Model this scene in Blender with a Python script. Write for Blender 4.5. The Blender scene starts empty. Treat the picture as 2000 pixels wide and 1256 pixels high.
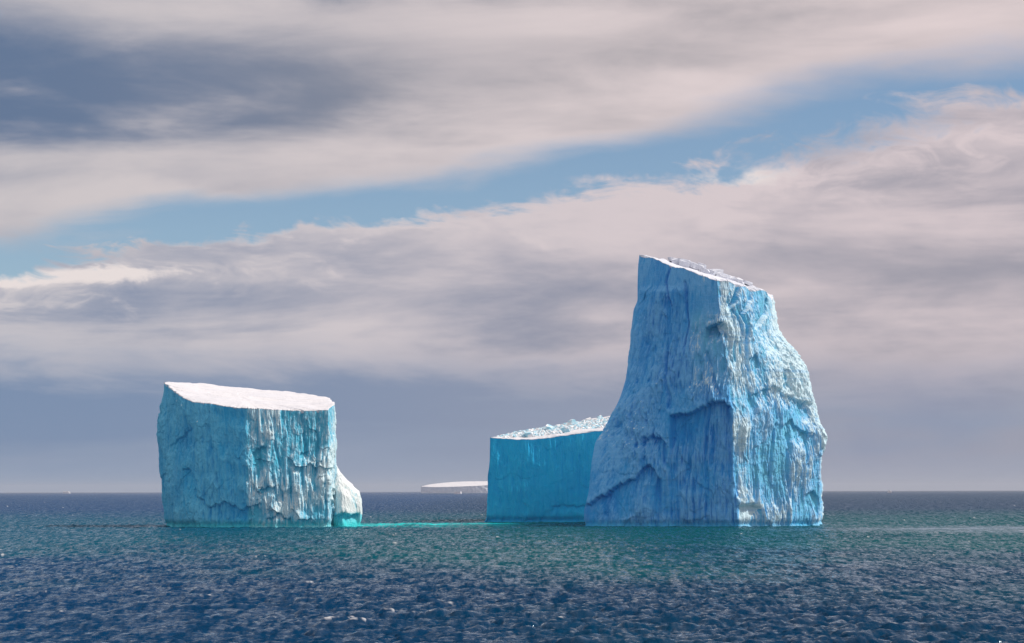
import bpy, math, random
import numpy as np
from mathutils import Matrix, Vector
from mathutils.bvhtree import BVHTree

random.seed(7)
RNG = np.random.default_rng(11)
scene = bpy.context.scene
COL = scene.collection
R = math.radians

# ------------------------------------------------------------------ camera
CAM_H = 10.0
F = 5000.0                       # focal length in photograph pixels (2000 wide)
cd = bpy.data.cameras.new('camera')
cd.sensor_width = 36.0
cd.lens = 36.0 * F / 2000.0
cd.shift_y = (959.0 - 628.0) / 2000.0
cd.clip_start = 1.0
cd.clip_end = 200000.0
cam = bpy.data.objects.new('camera', cd)
cam.matrix_world = Matrix.Translation((0, 0, CAM_H)) @ Matrix.Rotation(R(90), 4, 'X') @ Matrix.Rotation(R(-0.115), 4, 'Z')
COL.objects.link(cam)
scene.camera = cam

SUN_AZ = R(90.0)                 # clockwise from +Y (view direction): from the right
SUN_EL = R(46.0)


def lin(r, g, b):
    def f(c):
        c /= 255.0
        return c / 12.92 if c <= 0.04045 else ((c + 0.055) / 1.055) ** 2.4
    return (f(r), f(g), f(b), 1.0)


class NT:
    """small helper that writes node graphs"""
    def __init__(self, tree):
        self.t = tree
        self.t.nodes.clear()

    def n(self, typ, **kw):
        nd = self.t.nodes.new(typ)
        for k, v in kw.items():
            setattr(nd, k, v)
        return nd

    def put(self, sock, v):
        if isinstance(v, bpy.types.NodeSocket):
            self.t.links.new(v, sock)
        elif v is not None:
            sock.default_value = v

    def m(self, op, a, b=None, c=None, clamp=False):
        nd = self.n('ShaderNodeMath', operation=op, use_clamp=clamp)
        self.put(nd.inputs[0], a)
        if b is not None: self.put(nd.inputs[1], b)
        if c is not None: self.put(nd.inputs[2], c)
        return nd.outputs[0]

    def ss(self, x, lo, hi, to0=0.0, to1=1.0):
        nd = self.n('ShaderNodeMapRange', interpolation_type='SMOOTHSTEP')
        self.put(nd.inputs['Value'], x)
        self.put(nd.inputs['From Min'], lo); self.put(nd.inputs['From Max'], hi)
        self.put(nd.inputs['To Min'], to0); self.put(nd.inputs['To Max'], to1)
        return nd.outputs['Result']

    def mix(self, f, a, b):
        nd = self.n('ShaderNodeMix', data_type='RGBA')
        self.put(nd.inputs[0], f); self.put(nd.inputs[6], a); self.put(nd.inputs[7], b)
        return nd.outputs[2]

    def xyz(self, v):
        nd = self.n('ShaderNodeSeparateXYZ'); self.put(nd.inputs[0], v)
        return nd.outputs

    def vec(self, x, y, z):
        nd = self.n('ShaderNodeCombineXYZ')
        for s, v in zip(nd.inputs, (x, y, z)): self.put(s, v)
        return nd.outputs[0]

    def scale(self, v, sx, sy, sz, ox=0, oy=0, oz=0):
        nd = self.n('ShaderNodeMapping')
        self.put(nd.inputs['Vector'], v)
        nd.inputs['Scale'].default_value = (sx, sy, sz)
        nd.inputs['Location'].default_value = (ox, oy, oz)
        return nd.outputs[0]

    def noise(self, v, scale=1.0, detail=4.0, rough=0.5, dist=0.0, lac=2.0):
        nd = self.n('ShaderNodeTexNoise')
        self.put(nd.inputs['Vector'], v)
        nd.inputs['Scale'].default_value = scale
        nd.inputs['Detail'].default_value = detail
        nd.inputs['Roughness'].default_value = rough
        nd.inputs['Lacunarity'].default_value = lac
        nd.inputs['Distortion'].default_value = dist
        return nd.outputs['Fac']


# ------------------------------------------------------------------ sky with broken stratus
world = bpy.data.worlds.new('World')
scene.world = world
world.use_nodes = True
w = NT(world.node_tree)
tc = w.n('ShaderNodeTexCoord')
D = tc.outputs['Generated']
dx, dy, dz = w.xyz(D)
X = w.m('MULTIPLY', dx, 5.0)          # sideways, in units of 1/5 rad ahead
Z = w.m('MULTIPLY', dz, 5.0)          # height
ahead = w.ss(dy, 0.75, 0.95)

sky = w.n('ShaderNodeTexSky', sky_type='NISHITA')
sky.sun_disc = False
sky.sun_elevation = SUN_EL
sky.sun_rotation = SUN_AZ
sky.altitude = 1500.0
sky.air_density = 1.0
sky.dust_density = 0.25
sky.ozone_density = 3.0

soft = w.noise(w.scale(D, 5, 5, 13, 3.1, 0.4, 1.7), 0.9, 5, 0.5, 0.5)
streak = w.noise(w.scale(D, 5, 5, 34, 7.3, 2.4, 5.2), 0.9, 7, 0.58, 0.5)
puff = w.noise(w.scale(D, 5, 5, 9, 1.3, 9.4, 2.2), 2.6, 9, 0.60, 0.6)
fine = w.noise(w.scale(D, 5, 5, 13, 4.3, 3.4, 8.2), 7.0, 8, 0.62, 0.9)
big = w.noise(w.scale(D, 2.2, 2.2, 5.0, 0.3, 5.1, 3.3), 1.0, 3, 0.5)
mott = w.noise(w.scale(D, 5, 5, 20, 2.3, 6.4, 1.2), 2.2, 7, 0.58, 0.4)
sf = w.m('SUBTRACT', soft, 0.5)
pf = w.m('SUBTRACT', puff, 0.5)
st = w.m('SUBTRACT', streak, 0.5)
ff = w.m('SUBTRACT', fine, 0.5)
mo = w.m('SUBTRACT', mott, 0.5)


def add(*a):
    r = a[0]
    for b in a[1:]: r = w.m('ADD', r, b)
    return r


def mul(a, b): return w.m('MULTIPLY', a, b)


def blob2(cx, cz, rx, rz, slope=0.0, warp=0.25):
    """one soft lobe of cloud at a bearing (cx) and height (cz)"""
    bx = w.m('DIVIDE', w.m('SUBTRACT', add(X, mul(mo, 0.5)), cx), rx)
    zz = w.m('SUBTRACT', add(Z, mul(sf, warp), mul(mo, 0.10)), add(cz, mul(w.m('SUBTRACT', X, cx), slope)))
    bz = w.m('DIVIDE', zz, rz)
    e = w.m('POWER', 2.718, mul(add(mul(bx, bx), mul(bz, bz)), -1.0))
    return mul(e, w.ss(dy, 0.5, 0.9))


# the clear lane between the two cloud decks rises from left to right
lane = w.m('ADD', w.m('MULTIPLY', X, 0.165), 0.600)
lane = add(lane, mul(sf, 0.14), mul(mo, 0.05))
g = w.m('SUBTRACT', Z, lane)                       # >0 upper deck, <0 lower bank
widen = w.ss(X, -1.0, 1.0, 0.62, 1.25)
gu = w.m('DIVIDE', add(g, mul(st, 0.13), mul(mo, 0.16)), widen)
gl = w.m('DIVIDE', add(g, mul(pf, 0.27), mul(ff, 0.15)), widen)
upper = w.ss(gu, 0.008, 0.100)
lower = w.ss(gl, -0.006, -0.055)
# far from the lane the decks break up on their own
holes = w.ss(add(big, mul(st, 0.35)), 0.30, 0.46)
far_ = w.ss(Z, 1.0, 1.8)
hole_mix = w.m('MAXIMUM', holes, w.m('SUBTRACT', 1.0, far_))
cov = mul(w.m('MAXIMUM', upper, lower), hole_mix)
# a small window of clear sky at the upper left
cov = mul(cov, w.m('SUBTRACT', 1.0, mul(w.ss(add(blob2(-1.06, 0.90, 0.13, 0.06, 0.1, 0.1), mul(mo, 0.8)), 0.35, 0.75), 0.85)))
# the low deck closes to the horizon everywhere
cov = w.m('MAXIMUM', cov, w.ss(Z, 0.42, 0.30))

# light and shade of the upper deck
shadeU = add(mul(blob2(-0.95, 0.745, 0.50, 0.085, -0.02), 1.05), mul(blob2(-0.45, 0.79, 0.50, 0.085, -0.06), 1.0), mul(blob2(-1.05, 0.86, 0.22, 0.10, 0.0), 0.45),
             mul(blob2(-0.30, 0.975, 0.65, 0.055, -0.03), 0.75), mul(blob2(0.30, 0.81, 0.5, 0.045, 0.02), 0.40), mul(blob2(-0.75, 0.60, 0.3, 0.03, 0.02), 0.30))
shadeU = add(mul(shadeU, add(0.78, mul(mo, 0.6), mul(pf, 0.5))), mul(st, 1.8), mul(mo, 1.3), mul(sf, 1.2), 0.08)
shadeU = w.ss(shadeU, -0.25, 1.30)
litU = w.mix(w.ss(X, -1.1, 1.1), lin(205, 198, 200), lin(229, 213, 213))
darkU = w.mix(w.ss(X, -1.0, 0.3), lin(100, 120, 150), lin(149, 148, 156))
colU = w.mix(shadeU, litU, darkU)

# the lower bank: paler near its upper rim, slate near the sea
shadeL = add(mul(st, 3.2), mul(pf, 0.9), mul(mo, 1.6), mul(sf, 1.2), 0.27)
rim = mul(w.ss(gl, -0.20, -0.05), w.ss(add(pf, ff), -0.10, 0.22))
rim = mul(rim, w.ss(X, 0.6, -0.6, 0.6, 1.2))
shadeL = w.m('SUBTRACT', shadeL, mul(rim, 0.75))
puffs = add(mul(blob2(-0.80, 0.415, 0.34, 0.024, 0.05, 0.08), 1.2), mul(blob2(-0.21, 0.545, 0.13, 0.03, 0.15, 0.08), 1.1), mul(blob2(0.40, 0.60, 0.22, 0.03, 0.1, 0.08), 0.7), mul(blob2(0.95, 0.68, 0.2, 0.04, 0.1, 0.08), 0.4))
shadeL = w.m('SUBTRACT', shadeL, mul(puffs, add(0.75, mul(pf, 3.5), mul(ff, 3.0))))
shadeL = w.ss(shadeL, -0.35, 1.15)
litL = w.mix(w.ss(X, -1.1, 0.9), lin(204, 199, 203), lin(216, 202, 205))
darkL = w.mix(w.ss(X, -1.1, 0.9), lin(124, 140, 168), lin(158, 156, 168))
colL = w.mix(shadeL, litL, darkL)
colL = w.mix(mul(w.ss(add(mul(puffs, 0.9), mul(pf, 1.4), mul(ff, 1.6)), 0.42, 0.85), w.ss(puffs, 0.15, 0.6)), colL, lin(232, 222, 220))
low = mul(w.ss(add(Z, mul(st, 0.30), mul(mo, 0.20)), 0.300, 0.150), 0.95)
lowc = w.mix(w.ss(X, -1.0, 1.0), lin(114, 138, 171), lin(150, 154, 172))
lowc = w.mix(w.m('ADD', add(mul(st, 3.2), mul(mo, 2.4)), 0.32, clamp=True), lowc, lin(142, 156, 180))
lowc = w.mix(w.m('ADD', add(mul(sf, 2.0), mul(pf, -1.2)), -0.05, clamp=True), lowc, lin(112, 126, 162))
lowc = w.mix(w.ss(Z, 0.09, 0.0), lowc, w.mix(w.ss(X, -1.0, 1.0), lin(132, 153, 181), lin(156, 162, 180)))
colL = w.mix(low, colL, lowc)
cloud = w.mix(w.ss(g, -0.03, 0.03), colL, colU)

b1 = w.n('ShaderNodeBackground'); w.put(b1.inputs['Color'], sky.outputs[0]); b1.inputs['Strength'].default_value = 0.092
b2 = w.n('ShaderNodeBackground'); w.put(b2.inputs['Color'], cloud); b2.inputs['Strength'].default_value = 1.0
ms = w.n('ShaderNodeMixShader')
w.put(ms.inputs[0], cov); w.put(ms.inputs[1], b1.outputs[0]); w.put(ms.inputs[2], b2.outputs[0])
out = w.n('ShaderNodeOutputWorld'); w.put(out.inputs['Surface'], ms.outputs[0])
world.cycles.sampling_method = 'MANUAL'
world.cycles.sample_map_resolution = 1024

# ------------------------------------------------------------------ sun
sl = bpy.data.lights.new('sun', 'SUN')
sl.energy = 3.5
sl.angle = R(0.6)
sl.color = (1.0, 0.95, 0.89)
sun = bpy.data.objects.new('sun', sl)
sdir = Vector((math.sin(SUN_AZ) * math.cos(SUN_EL), math.cos(SUN_AZ) * math.cos(SUN_EL), math.sin(SUN_EL)))
sun.rotation_euler = sdir.to_track_quat('Z', 'Y').to_euler()
sun.location = (300, 300, 300)
COL.objects.link(sun)

scene.view_settings.view_transform = 'Standard'
scene.view_settings.look = 'None'
scene.view_settings.exposure = 0.0
scene.view_settings.gamma = 1.0
scene.view_settings.use_curve_mapping = False
scene.cycles.use_denoising = True
scene.cycles.max_bounces = 6
scene.cycles.volume_bounces = 0


# ------------------------------------------------------------------ numpy noise
_perm = RNG.permutation(256).astype(np.int64)
_perm = np.concatenate([_perm, _perm, _perm])
_grad = RNG.normal(size=(256, 3)); _grad /= np.linalg.norm(_grad, axis=1)[:, None]


def perlin(x, y, z):
    xi = np.floor(x).astype(np.int64); yi = np.floor(y).astype(np.int64); zi = np.floor(z).astype(np.int64)
    xf = x - xi; yf = y - yi; zf = z - zi
    xi &= 255; yi &= 255; zi &= 255
    u = xf * xf * xf * (xf * (xf * 6 - 15) + 10)
    v = yf * yf * yf * (yf * (yf * 6 - 15) + 10)
    t = zf * zf * zf * (zf * (zf * 6 - 15) + 10)

    def gr(a, b, c):
        h = _perm[_perm[_perm[xi + a] + yi + b] + zi + c]
        G = _grad[h]
        return G[..., 0] * (xf - a) + G[..., 1] * (yf - b) + G[..., 2] * (zf - c)
    x00 = gr(0, 0, 0) * (1 - u) + gr(1, 0, 0) * u
    x10 = gr(0, 1, 0) * (1 - u) + gr(1, 1, 0) * u
    x01 = gr(0, 0, 1) * (1 - u) + gr(1, 0, 1) * u
    x11 = gr(0, 1, 1) * (1 - u) + gr(1, 1, 1) * u
    y0 = x00 * (1 - v) + x10 * v
    y1 = x01 * (1 - v) + x11 * v
    return (y0 * (1 - t) + y1 * t) * 1.6


def fbm(x, y, z, o=4, gain=0.5):
    s = 0; a = 1.0; f = 1.0
    for i in range(o):
        s = s + a * perlin(x * f + 13.7 * i, y * f + 7.1 * i, z * f + 3.3 * i)
        a *= gain; f *= 2.03
    return s


def ridged(x, y, z, o=3, gain=0.5):
    s = 0; a = 1.0; f = 1.0
    for i in range(o):
        n = 1 - 2 * np.abs(perlin(x * f + 17.7 * i, y * f + 5.1 * i, z * f + 9.3 * i))
        s = s + a * n
        a *= gain; f *= 2.1
    return s


def sstep(x, lo, hi):
    t = np.clip((x - lo) / (hi - lo), 0, 1)
    return t * t * (3 - 2 * t)


def W(px, py, Y):
    """point of the place seen at a photograph pixel, at distance Y"""
    return ((px - 1000.0) / F * Y, Y, CAM_H + (959.0 - py) / F * Y)


# ------------------------------------------------------------------ mesh helpers
def tag(o, label=None, cat=None, group=None, kind=None):
    if label: o['label'] = label
    if cat: o['category'] = cat
    if group: o['group'] = group
    if kind: o['kind'] = kind
    return o


def mesh_np(name, co, quads, mat, parent=None, smooth=True, attrs=None, tris=None):
    me = bpy.data.meshes.new(name)
    co = np.asarray(co, dtype=np.float32)
    q = np.asarray(quads, dtype=np.int32).reshape(-1, 4)
    t = np.zeros((0, 3), np.int32) if tris is None else np.asarray(tris, dtype=np.int32).reshape(-1, 3)
    me.vertices.add(len(co)); me.vertices.foreach_set('co', co.ravel())
    loops = np.concatenate([q.ravel(), t.ravel()])
    me.loops.add(len(loops)); me.loops.foreach_set('vertex_index', loops)
    starts = np.concatenate([np.arange(len(q)) * 4, len(q) * 4 + np.arange(len(t)) * 3]).astype(np.int32)
    tot = np.concatenate([np.full(len(q), 4), np.full(len(t), 3)]).astype(np.int32)
    me.polygons.add(len(starts)); me.polygons.foreach_set('loop_start', starts)
    me.polygons.foreach_set('loop_total', tot)
    me.polygons.foreach_set('use_smooth', np.full(len(starts), smooth))
    me.update(calc_edges=True)
    for k, v in (attrs or {}).items():
        a = me.attributes.new(k, 'FLOAT', 'POINT')
        a.data.foreach_set('value', np.asarray(v, dtype=np.float32).ravel())
    me.materials.append(mat)
    me.validate()
    o = bpy.data.objects.new(name, me)
    COL.objects.link(o)
    if parent: o.parent = parent
    return o


def empty(name, loc=(0, 0, 0)):
    o = bpy.data.objects.new(name, None)
    o.location = loc
    o.empty_display_size = 1.0
    COL.objects.link(o)
    return o


# ------------------------------------------------------------------ materials
def new_mat(name):
    m = bpy.data.materials.new(name)
    m.use_nodes = True
    return m, NT(m.node_tree)


def principled(nt, color, rough, bump=None, bump_d=0.1, bump_s=1.0, spec=0.5):
    p = nt.n('ShaderNodeBsdfPrincipled')
    nt.put(p.inputs['Base Color'], color)
    nt.put(p.inputs['Roughness'], rough)
    nt.put(p.inputs['Specular IOR Level'], spec)
    if bump is not None:
        b = nt.n('ShaderNodeBump')
        b.inputs['Strength'].default_value = bump_s
        b.inputs['Distance'].default_value = bump_d
        nt.put(b.inputs['Height'], bump)
        nt.put(p.inputs['Normal'], b.outputs[0])
    o = nt.n('ShaderNodeOutputMaterial')
    nt.put(o.inputs['Surface'], p.outputs[0])
    return p


def attr(nt, name):
    a = nt.n('ShaderNodeAttribute', attribute_name=name)
    return a.outputs['Fac']


def ice_material(name, deep, mid, frost, sun_snow_white=None, wet=(0.01, 0.55, 0.62, 1), strata=0.0, wet_h=2.2, wet_f=0.7, cyan=None):
    """bare blue ice, a paler bloom on its ribs, and white painted in for sunlight and for snow where the attribute pale says so"""
    m, t = new_mat(name)
    geo = t.n('ShaderNodeNewGeometry')
    pos = geo.outputs['Position']
    px, py, pz = t.xyz(pos)
    fr = attr(t, 'frost'); pl = attr(t, 'pale')
    n1 = t.noise(t.scale(pos, 1.3, 1.3, 0.10), 1.0, 6, 0.64)
    n2 = t.noise(t.scale(pos, 0.12, 0.12, 0.05), 1.0, 4, 0.55)
    n3 = t.noise(pos, 2.2, 4, 0.6)
    n4 = t.noise(t.scale(pos, 2.4, 2.4, 0.3), 1.0, 4, 0.6)
    c = t.mix(t.ss(t.m('ADD', n2, t.m('MULTIPLY', t.m('SUBTRACT', n1, 0.5), 0.45)), 0.34, 0.66), deep, mid)
    if cyan is not None:
        c = t.mix(t.ss(pl, 0.04, 0.24), c, cyan)  # sunlit faces tinted cyan in the colour
    f = t.m('ADD', fr, t.m('ADD', t.m('MULTIPLY', t.m('SUBTRACT', n1, 0.5), 0.45), t.m('MULTIPLY', t.m('SUBTRACT', n3, 0.5), 0.2)))
    c = t.mix(t.ss(f, 0.10, 1.05), c, frost)
    if sun_snow_white is not None:
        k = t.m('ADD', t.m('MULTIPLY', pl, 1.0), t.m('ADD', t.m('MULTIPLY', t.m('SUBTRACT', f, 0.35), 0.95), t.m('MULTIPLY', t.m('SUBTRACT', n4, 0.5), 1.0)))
        k = t.m('SUBTRACT', k, t.ss(pl, 0.20, 0.0, 0.0, 0.9))  # painted shade: holds the white off the faces turned from the sun
        c = t.mix(t.ss(k, 0.42, 1.15), c, sun_snow_white)
    if strata:
        band = t.noise(t.scale(pos, 0.03, 0.03, 1.6), 1.0, 4, 0.6)
        c = t.mix(t.m('MULTIPLY', t.ss(band, 0.52, 0.62), strata), c, mid)
    wm = t.ss(t.m('ADD', pz, t.m('MULTIPLY', t.m('SUBTRACT', n1, 0.5), 2.4)), wet_h, 0.2)
    c = t.mix(t.m('MULTIPLY', wm, wet_f), c, wet)
    rough = t.m('SUBTRACT', 0.65, t.m('MULTIPLY', wm, 0.12))
    bh = t.m('ADD', t.m('ADD', t.m('MULTIPLY', n3, 0.5), t.m('MULTIPLY', n1, 0.7)), t.m('MULTIPLY', n4, 0.45))
    principled(t, c, rough, bh, 0.42, 0.9, 0.25)
    return m


def snow_material(name, col):
    m, t = new_mat(name)
    pos = t.n('ShaderNodeNewGeometry').outputs['Position']
    n1 = t.noise(t.scale(pos, 0.10, 0.35, 0.2), 1.0, 5, 0.55, 0.6)
    n2 = t.noise(pos, 1.3, 4, 0.6)
    c = t.mix(t.ss(n1, 0.3, 0.7), col, (col[0] * 0.93, col[1] * 0.95, col[2] * 0.98, 1))
    h = t.m('ADD', t.m('MULTIPLY', n1, 2.6), t.m('MULTIPLY', n2, 0.45))
    principled(t, c, 0.75, h, 0.5, 0.8, 0.2)
    return m


M_ICE_L = ice_material('blue_ice_block', (0.014, 0.38, 0.74, 1), (0.035, 0.49, 0.82, 1), (0.14, 0.60, 0.86, 1), (0.72, 0.88, 0.91, 1), wet_h=2.6, cyan=(0.07, 0.50, 0.68, 1))
M_ICE_LF = ice_material('turquoise_ice_foot', (0.03, 0.50, 0.66, 1), (0.05, 0.58, 0.72, 1), (0.25, 0.70, 0.80, 1), (0.86, 0.89, 0.87, 1), wet=(0.02, 0.66, 0.66, 1), wet_h=3.4, wet_f=0.85)
M_ICE_T = ice_material('blue_ice_tower', (0.014, 0.29, 0.74, 1), (0.035, 0.39, 0.82, 1), (0.17, 0.52, 0.90, 1), (0.64, 0.83, 0.90, 1), strata=0.25, wet=(0.02, 0.45, 0.78, 1), cyan=(0.17, 0.57, 0.76, 1))
M_ICE_S = ice_material('blue_ice_shelf', (0.004, 0.44, 0.82, 1), (0.008, 0.52, 0.88, 1), (0.03, 0.58, 0.90, 1), wet=(0.005, 0.40, 0.76, 1))
M_ICE_FAR = ice_material('far_ice', (0.68, 0.76, 0.84, 1), (0.74, 0.80, 0.86, 1), (0.8, 0.84, 0.88, 1), wet_h=0.5)
M_SNOW = snow_material('snow', (0.77, 0.76, 0.775, 1))
M_SNOW_T = snow_material('crusted_snow', (0.72, 0.74, 0.80, 1))


def rubble_material():
    m, t = new_mat('ice_rubble')
    pos = t.n('ShaderNodeNewGeometry').outputs['Position']
    n = t.noise(pos, 0.5, 3, 0.6)
    n2 = t.noise(pos, 3.0, 3, 0.6)
    c = t.mix(t.ss(n, 0.42, 0.62), (0.86, 0.87, 0.88, 1), (0.36, 0.66, 0.78, 1))
    principled(t, c, 0.6, n2, 0.1, 0.6, 0.3)
    return m


M_RUBBLE = rubble_material()


# ------------------------------------------------------------------ iceberg wall: lofted columns
def column_eval(col, nv, zbot, Y0):
    pts = np.array([W(px, py, Y0 + d) for (py, px, d) in col])
    z = pts[:, 2]
    order = np.argsort(z)
    pts = pts[order]; z = pts[:, 2]
    zz = np.linspace(zbot, z[-1], nv)
    x = np.interp(zz, z, pts[:, 0]); y = np.interp(zz, z, pts[:, 1])
    # ease the polyline a little
    k = max(1, nv // 60)
    ker = np.ones(2 * k + 1) / (2 * k + 1)
    xs = np.convolve(np.pad(x, k, 'edge'), ker, 'valid'); ys = np.convolve(np.pad(y, k, 'edge'), ker, 'valid')
    return np.stack([xs, ys, zz], 1)


def loft(cols, sharp, nus, nv, Y0, zbot=-4.0):
    C = np.array([column_eval(c, nv, zbot, Y0) for c in cols])     # n,nv,3
    n = len(cols)
    out = []
    for i in range(n):
        a, b = C[i], C[(i + 1) % n]
        pa, nb = C[(i - 1) % n], C[(i + 2) % n]
        la = np.linalg.norm(b - a, axis=1)[:, None] + 1e-6
        lp = np.linalg.norm(a - pa, axis=1)[:, None] + 1e-6
        ln = np.linalg.norm(nb - b, axis=1)[:, None] + 1e-6
        ta = (b - a) if sharp[i] else 0.5 * ((b - a) / la + (a - pa) / lp) * la
        tb = (b - a) if sharp[(i + 1) % n] else 0.5 * ((b - a) / la + (nb - b) / ln) * la
        t = np.linspace(0, 1, nus[i], endpoint=False)[:, None, None]
        h = (2 * t**3 - 3 * t**2 + 1) * a + (t**3 - 2 * t**2 + t) * ta + (-2 * t**3 + 3 * t**2) * b + (t**3 - t**2) * tb
        out.append(h)
    return np.concatenate(out, 0)       # nu,nv,3


def normals_grid(S):
    du = np.roll(S, -1, 0) - np.roll(S, 1, 0)
    dv = np.gradient(S, axis=1)
    N = np.cross(du, dv)
    return N / (np.linalg.norm(N, axis=2)[..., None] + 1e-9)


def arc_u(S):
    mid = S[:, S.shape[1] // 2]
    d = np.linalg.norm(np.roll(mid, -1, 0) - mid, axis=1)
    return np.cumsum(d)


def ledge_field(S, ledges):
    """scarps of broken ice: recess below a ragged line on the face that looks at -Y"""
    px = 1000 + S[..., 0] / S[..., 1] * F
    py = 959 - (S[..., 2] - CAM_H) / S[..., 1] * F
    jag = 9.0 * np.abs(perlin(px / 15, py / 60, px * 0 + 2.2)) + 5.0 * np.abs(perlin(px / 6, py / 30, px * 0 + 5.2)) - 3
    d = np.zeros(px.shape)
    for (line, depth, L, ws) in ledges:
        lx = np.array([p[0] for p in line], float); ly = np.array([p[1] for p in line], float)
        yl = np.interp(px, lx, ly) + jag
        t = (py - yl)
        win = sstep(px, lx[0] - ws, lx[0] + ws) * (1 - sstep(px, lx[-1] - ws, lx[-1] + ws))
        prof = sstep(t, 0, 3.0) * (1 - sstep(t, L * 0.15, L))
        lip = np.exp(-((t + 4) / 5.0) ** 2) * 0.08
        d += win * (-depth * prof + depth * lip)
    return d


def gully_field(S, gl):
    px = 1000 + S[..., 0] / S[..., 1] * F
    py = 959 - (S[..., 2] - CAM_H) / S[..., 1] * F
    wob = 2.0 * perlin(px / 30, py / 14, px * 0 + 6.6)
    d = np.zeros(px.shape)
    for (line, wd, depth) in gl:
        ly = np.array([p[1] for p in line], float); lx = np.array([p[0] for p in line], float)
        xl = np.interp(py, ly, lx) + wob
        win = sstep(py, ly[0] - 6, ly[0] + 2) * (1 - sstep(py, ly[-1] - 12, ly[-1] + 6))
        d -= depth * win * np.exp(-(np.abs(px - xl) / wd) ** 3)
    return d


def cells(x, y, seed, jitter=0.9):
    """2-D Worley: distance to the nearest point and that cell's random number"""
    xi = np.floor(x).astype(np.int64); yi = np.floor(y).astype(np.int64)
    best = np.full(x.shape, 9.0); second = best.copy(); rid = np.zeros(x.shape); gx = np.zeros(x.shape); gy = np.zeros(x.shape)
    for i in (-1, 0, 1):
        for j in (-1, 0, 1):
            h = _perm[(_perm[((xi + i) & 255) + seed] + ((yi + j) & 255)) & 511]
            ox = (h * 37 % 101) / 101.0; oy = (h * 53 % 97) / 97.0
            ddx = xi + i + 0.5 + (ox - 0.5) * jitter - x; ddy = yi + j + 0.5 + (oy - 0.5) * jitter - y
            dd = np.sqrt(ddx**2 + ddy**2)
            m = dd < best
            second = np.where(m, best, np.minimum(second, dd))
            best = np.where(m, dd, best); rid = np.where(m, h / 255.0, rid)
            gx = np.where(m, ddx, gx); gy = np.where(m, ddy, gy)
    return best, second, rid, gx, gy


def chips(U, z, su, sz, seed, warp, tu=2.0, tz=1.0):
    a, b2, rid, gx, gy = cells((U + warp) / su, (z + warp) / sz, seed)
    r2 = (rid * 7.3) % 1.0
    return (rid - 0.5) * 0.9 + gx * (r2 - 0.5) * tu + gy * (0.5 + rid - 0.5) * tz


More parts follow.
